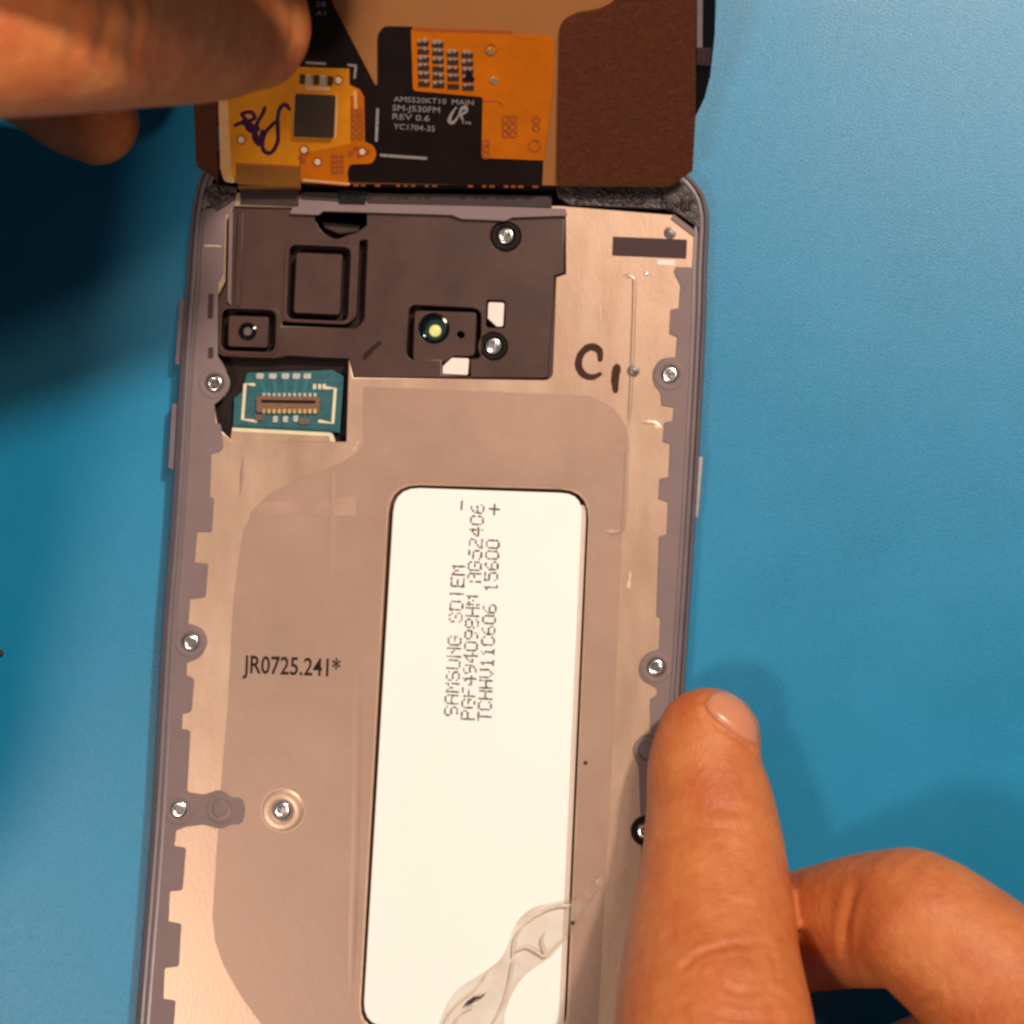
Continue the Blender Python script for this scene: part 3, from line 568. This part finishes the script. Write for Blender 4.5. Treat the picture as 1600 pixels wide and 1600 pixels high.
# ------------------------------------------------------------------ hands
def tube(bm, path, n=28, sub=5):
    """path rows: px, py, z, half-width in pixels, flatness (height / width). Rounded at both ends."""
    rows = catmull(path, sub); C = []; 
    for p in rows: C.append((P(p[0], p[1], p[2]), p[3] * pxs(p[2]), p[4]))
    # rounded ends
    def end(c0, c1):
        d = (c0[0] - c1[0]).normalized(); return [(c0[0] + d * c0[1] * math.sin(a) * 0.9, c0[1] * math.cos(a), c0[2]) for a in (R(25), R(50), R(70), R(84))]
    C = end(C[0], C[1])[::-1] + C + end(C[-1], C[-2])
    prev = None; first = None
    for i, (c, r, f) in enumerate(C):
        t = (C[min(i + 1, len(C) - 1)][0] - C[max(i - 1, 0)][0]).normalized()
        s = t.cross(Vector((0, 0, 1))); s = Vector((1, 0, 0)) if s.length < .15 else s.normalized(); u = s.cross(t).normalized()
        row = [bm.verts.new(c + s * (r * math.cos(a)) + u * (r * f * math.sin(a))) for a in np.arange(n) * 2 * math.pi / n]
        if prev:
            for k in range(n): bm.faces.new((prev[k - 1], prev[k], row[k], row[k - 1]))
        else: first = row
        prev = row
    bm.faces.new(first); bm.faces.new(prev)
def hand(name, label, chains, skin_, creases, voxel=0.05, smooth=8, cat='hand'):
    bm = bmesh.new()
    for c in chains: tube(bm, c)
    bmesh.ops.recalc_face_normals(bm, faces=bm.faces); me = bpy.data.meshes.new(name); bm.to_mesh(me); bm.free()
    o = bpy.data.objects.new('tmp', me); COL.objects.link(o)
    r = o.modifiers.new('r', 'REMESH'); r.mode = 'VOXEL'; r.voxel_size = voxel
    s = o.modifiers.new('s', 'SMOOTH'); s.factor = 0.5; s.iterations = smooth
    dg = bpy.context.evaluated_depsgraph_get(); m2 = bpy.data.meshes.new_from_object(o.evaluated_get(dg)); bpy.data.objects.remove(o)
    n = len(m2.vertices); co = np.empty(n * 3, np.float32); m2.vertices.foreach_get('co', co); co = co.reshape(-1, 3).astype(float)
    no = np.empty(n * 3, np.float32); m2.vertices.foreach_get('normal', no); no = no.reshape(-1, 3)
    q = proj(co); disp_ = np.zeros(n); up = np.clip(no[:, 2] * 1.6, 0, 1)
    for pts, depth, w in creases:     # folds pressed into (or raised from) the skin
        cur = np.array([p[:2] for p in catmull(pts, 10)]); d = np.full(n, 1e9)
        for k in range(len(cur) - 1):
            a, b = cur[k], cur[k + 1]; ab = b - a; t = np.clip(((q - a) @ ab) / max(1e-9, ab @ ab), 0, 1); d = np.minimum(d, np.hypot(*(q - (a + t[:, None] * ab)).T))
        e = np.min([np.hypot(*(q - cur[0]).T), np.hypot(*(q - cur[-1]).T)], 0); taper = np.clip(e / (w * 3), 0.15, 1)
        disp_ += (-depth * np.exp(-(d / w) ** 2) + depth * 0.45 * np.exp(-((d - 2.1 * w) / w) ** 2)) * taper * up
    co += no * disp_[:, None]; m2.vertices.foreach_set('co', co.ravel().astype(np.float32)); m2.update(); m2.materials.clear()
    ob = link(m2, name, skin_, None, 180); ob['label'] = label; ob['category'] = cat
    return ob
def nail_on(ob, corners, off, name='fingernail'):
    """a curved plate laid on the finger: four edges given as pixel curves, dropped onto the skin"""
    me = ob.data; o = Vector(ob.location); bv = BVHTree.FromPolygons([v.co + o for v in me.vertices], [p.vertices[:] for p in me.polygons])
    n = 14; A, B = [np.array(catmull(c, 20)) for c in corners]; grid = []
    def at(c, t): i = t * (len(c) - 1); k = int(min(i, len(c) - 2)); return c[k] * (1 - i + k) + c[k + 1] * (i - k)
    for j in range(n + 1):
        row = []
        for i in range(n + 1):
            q = at(A, i / n) * (1 - j / n) + at(B, i / n) * (j / n); d = ray(*q).normalized(); h = bv.ray_cast(CP, d)
            row.append((h[0], h[1]) if h[0] else row[-1])
        grid.append(row)
    bm = bmesh.new(); top = []
    for j in range(n + 1):
        r = []
        for i in range(n + 1):
            e = min(i, n - i, j, n - j) / n; k = -0.02 if e == 0 else min(1, .55 + e * 3)
            r.append(bm.verts.new(grid[j][i][0] + grid[j][i][1] * off * k))
        top.append(r)
    for j in range(n):
        for i in range(n): bm.faces.new((top[j][i], top[j][i + 1], top[j + 1][i + 1], top[j + 1][i]))
    for _ in range(2): bmesh.ops.smooth_vert(bm, verts=[v for v in bm.verts if not v.is_boundary], factor=.5, use_axis_x=True, use_axis_y=True, use_axis_z=True)
    bmesh.ops.recalc_face_normals(bm, faces=bm.faces)
    if sum(f.normal.z for f in bm.faces) < 0: bmesh.ops.reverse_faces(bm, faces=bm.faces)
    m = bpy.data.meshes.new(name); bm.to_mesh(m); bm.free(); return link(m, name, 'nail', ob, 60)

index = [(1108, 1148, 1.28, 82, .84), (1102, 1200, 1.36, 91, .86), (1110, 1260, 1.5, 101, .88), (1115, 1330, 1.72, 112, .88), (1115, 1400, 1.98, 124, .88), (1112, 1500, 2.4, 140, .9), (1115, 1600, 2.9, 157, .9), (1125, 1720, 3.4, 165, .9), (1160, 1880, 4.0, 175, .95), (1250, 2050, 4.3, 200, .9)]
middle_u = [(1436, 1440, 2.75, 112, .95), (1500, 1490, 2.85, 120, .95), (1580, 1560, 3.0, 128, .95), (1680, 1680, 3.5, 140, .95), (1650, 1900, 4.0, 160, .9)]
middle_l = [(1428, 1434, 2.65, 111, .93), (1360, 1438, 2.05, 106, .9), (1285, 1450, 1.3, 98, .84), (1200, 1470, 0.85, 92, .8), (1150, 1500, 0.8, 85, .8)]
ring_u = [(1508, 1656, 2.5, 104, .95), (1600, 1725, 2.9, 118, .95), (1700, 1870, 3.5, 140, .95)]
ring_l = [(1496, 1664, 2.0, 98, .9), (1400, 1700, 1.5, 94, .9), (1300, 1740, 1.15, 88, .85)]
little_u = [(1640, 1900, 2.7, 100, .95), (1750, 2000, 3.2, 120, .95), (1700, 2150, 3.6, 150, .9)]
thumb = [(1000, 2020, 1.9, 105, .9), (1060, 2120, 2.6, 120, .9), (1200, 2260, 3.3, 165, .9), (1400, 2350, 3.8, 220, .8)]
palm = [(1300, 2040, 4.1, 210, .75), (1500, 2080, 4.1, 260, .7), (1560, 2300, 4.2, 300, .6), (1620, 2600, 4.6, 270, .6), (1700, 3000, 5.0, 250, .7)]
palm2 = [(1660, 1900, 3.9, 170, .85), (1640, 2100, 4.0, 220, .8), (1560, 2300, 4.1, 260, .7)]
CR = [([(1060, 1520), (1090, 1492), (1130, 1478), (1180, 1473), (1215, 1478)], .022, 5), ([(1205, 1480), (1212, 1510), (1218, 1530), (1240, 1528)], .018, 5), ([(1115, 1520), (1130, 1540), (1160, 1550), (1205, 1548), (1230, 1560)], .020, 5),
      ([(1080, 1555), (1110, 1580), (1160, 1592), (1215, 1592)], .020, 6), ([(1090, 1440), (1130, 1424), (1150, 1418)], .010, 5), ([(1130, 1408), (1180, 1415), (1220, 1424)], .008, 5), ([(1120, 1505), (1150, 1512), (1190, 1506)], -.018, 16),
      ([(1030, 1270), (1090, 1262), (1160, 1268), (1205, 1280)], .010, 8), ([(1040, 1300), (1100, 1292), (1180, 1300)], .008, 7), ([(1000, 1590), (1060, 1575), (1080, 1560)], .010, 6),
      ([(1338, 1378), (1326, 1420), (1321, 1460), (1325, 1505), (1346, 1552)], .035, 7), ([(1388, 1602), (1420, 1580), (1462, 1558)], .03, 7), ([(1420, 1350), (1450, 1362), (1490, 1380)], .008, 7), ([(1400, 1368), (1440, 1385), (1476, 1402)], .008, 6),
      ([(1100, 1100), (1104, 1116), (1126, 1136), (1160, 1158), (1186, 1174)], .030, 5), ([(1098, 1096), (1110, 1086), (1126, 1077)], .014, 4)]
rh = hand('right_hand', 'bright hand pressing the phone edge with its index finger, other fingers curled', [index, middle_u, middle_l, ring_u, ring_l, little_u, thumb, palm, palm2], 'skin', CR)
nail_on(rh, ([(1101, 1099), (1108, 1116), (1128, 1134), (1160, 1156), (1183, 1166)], [(1106, 1091), (1124, 1081), (1150, 1088), (1172, 1112), (1185, 1145)]), 0.035)

lthumb = [(395, 36, 3.9, 108, .82), (340, 28, 4.4, 130, .83), (260, 22, 5.3, 146, .86), (160, 24, 6.5, 152, .88), (60, 26, 7.3, 156, .9), (-60, 24, 7.8, 164, .9), (-220, 10, 7.9, 180, .9), (-420, -60, 7.6, 230, .8)]
lmiddle = [(158, 196, 1.6, 66, .85), (120, 170, 1.8, 76, .85), (40, 110, 2.3, 84, .85), (-80, 40, 3.0, 92, .9), (-240, -40, 4.0, 100, .9), (-420, -140, 5.2, 120, .9)]
lring_blocker = [(800, -530, 8.2, 100, .85), (640, -530, 8.6, 128, .88), (460, -520, 8.9, 140, .9), (240, -490, 8.9, 148, .9), (0, -430, 8.7, 155, .9), (-200, -340, 7.9, 170, .9), (-420, -220, 7.0, 200, .85)]  # unseen finger, pose invented to help shade the thumb tip
llittle = [(240, -360, 2.6, 72, .85), (100, -370, 3.0, 78, .85), (-200, -360, 4.4, 95, .9), (-420, -320, 5.4, 120, .9)]
lindex_blocker = [(660, -268, 8.6, 105, .85), (520, -272, 9.0, 125, .88), (360, -270, 9.4, 140, .9), (180, -262, 9.6, 148, .9), (0, -240, 9.5, 152, .9), (-200, -200, 8.8, 175, .9), (-420, -140, 7.8, 210, .85)]  # unseen finger, pose invented to keep the key lamp off the thumb
lpalm = [(-420, -100, 7.7, 240, .75), (-480, 150, 7.8, 330, .6), (-530, 480, 7.9, 370, .6), (-640, 900, 8.0, 380, .65), (-780, 1500, 8.2, 390, .7)]  # palm and unseen forearm, routed to block the bench lamp at upper left
LC = [([(150, 176), (158, 130), (150, 90), (168, 40), (166, 0)], .022, 9), ([(205, 170), (210, 120), (206, 78), (214, 30), (205, 0)], .026, 8), ([(112, 176), (108, 120), (116, 60), (108, 10)], .016, 10), ([(330, 86), (338, 60), (350, 36), (352, 6)], .020, 7), ([(442, 100), (457, 62), (458, 26), (452, -4)], .022, 6), ([(260, 150), (268, 90), (262, 30)], .010, 10)]
lh = hand('left_hand', 'shaded ruddy hand gripping the lifted screen, thumb on top and a fingertip beneath', [lthumb, lindex_blocker, lmiddle, lring_blocker, llittle, lpalm], 'skin', LC)

# ------------------------------------------------------------------ torn clear film on the battery, crumb on the mat
film = None
bm = bmesh.new(); spine = catmull([(940, 1372, 7), (908, 1408, 12), (872, 1438, 32), (838, 1464, 37), (802, 1508, 24), (772, 1546, 32), (744, 1586, 48), (724, 1650, 56)], 16); nn = len(spine); nx = 26; rows = []
rf = random.Random(11); FOLD = [(2.2, 1.6, 1.0, 1.0), (2.5, 2.3, 4.0, .8), (0.7, 1.3, 2.0, .7)]
for i, p in enumerate(spine):
    t = spine[min(i + 1, nn - 1)] - spine[max(i - 1, 0)]; l = np.hypot(t[0], t[1]); nv = np.array((-t[1], t[0])) / l; row = []
    k = min(1, max(0, (i - 16) / 14)); on = 0.575 * (1 - k) + 0.528 * k
    for j in range(nx + 1):
        s = j / nx * 2 - 1; w = p[2] * (1 + .07 * math.sin(i * .14 + (s > 0) * 2)); q = p[:2] + nv * s * w; X, Y = q[0] / 40, q[1] / 40
        z = 0
        for a, f, o_, m_ in FOLD: z += m_ * (1 - abs(math.sin(f * (X * math.cos(a) + Y * math.sin(a)) * .5 + o_))) ** 5
        z = on + 0.030 * z * (.35 + .65 * (1 - abs(s) ** 3)) + 0.045 * abs(s) ** 6 * (0.5 + 0.5 * math.sin(i * .3 + s))
        row.append(bm.verts.new(P(q[0], q[1], z)))
    if rows:
        for j in range(nx): bm.faces.new((rows[-1][j], rows[-1][j + 1], row[j + 1], row[j]))
    rows.append(row)
bmesh.ops.recalc_face_normals(bm, faces=bm.faces); me = bpy.data.meshes.new('clear_film'); bm.to_mesh(me); bm.free()
film = link(me, 'clear_film', 'clear_film', None, 70); film['label'] = 'torn strip of wrinkled clear film lying across the lower battery'; film['category'] = 'plastic film'
material('film_fold', (0.72, 0.54, 0.42), 0.35, var=0.12, scale=8)
for pts, w in (([(892, 1414), (864, 1418), (838, 1430), (816, 1448), (804, 1470), (801, 1496)], 2.2), ([(803, 1488), (822, 1480), (842, 1490), (852, 1494), (866, 1480), (884, 1462)], 1.8), ([(801, 1500), (795, 1536), (784, 1572), (766, 1606)], 1.8),
               ([(694, 1600), (706, 1578), (724, 1560), (744, 1544), (766, 1512)], 2), ([(852, 1492), (846, 1472), (850, 1456)], 1.5), ([(708, 1604), (720, 1584), (740, 1574)], 1.6)):
    ridge('film_fold', 'film_fold', pts, w, 0.580, film, .007)
ribbon('glue_fleck', 'dirt', F, [(727, 1570, 2), (731, 1567, 5), (737, 1564, 7), (741, 1560, 5), (750, 1558, 3), (757, 1554, 2)], 8, 0.605, film, jitter=.2)
me = lathe_mesh([(0.045, 0), (0.05, 0.03), (0.035, 0.06), (0.012, 0.07)], 9); me.transform(Matrix.Translation(P(1, 1020, 0.202)))
cr_ = link(me, 'crumb', 'dirt', None); cr_['label'] = 'tiny dark crumb on the mat at the far left edge'; cr_['category'] = 'crumb'
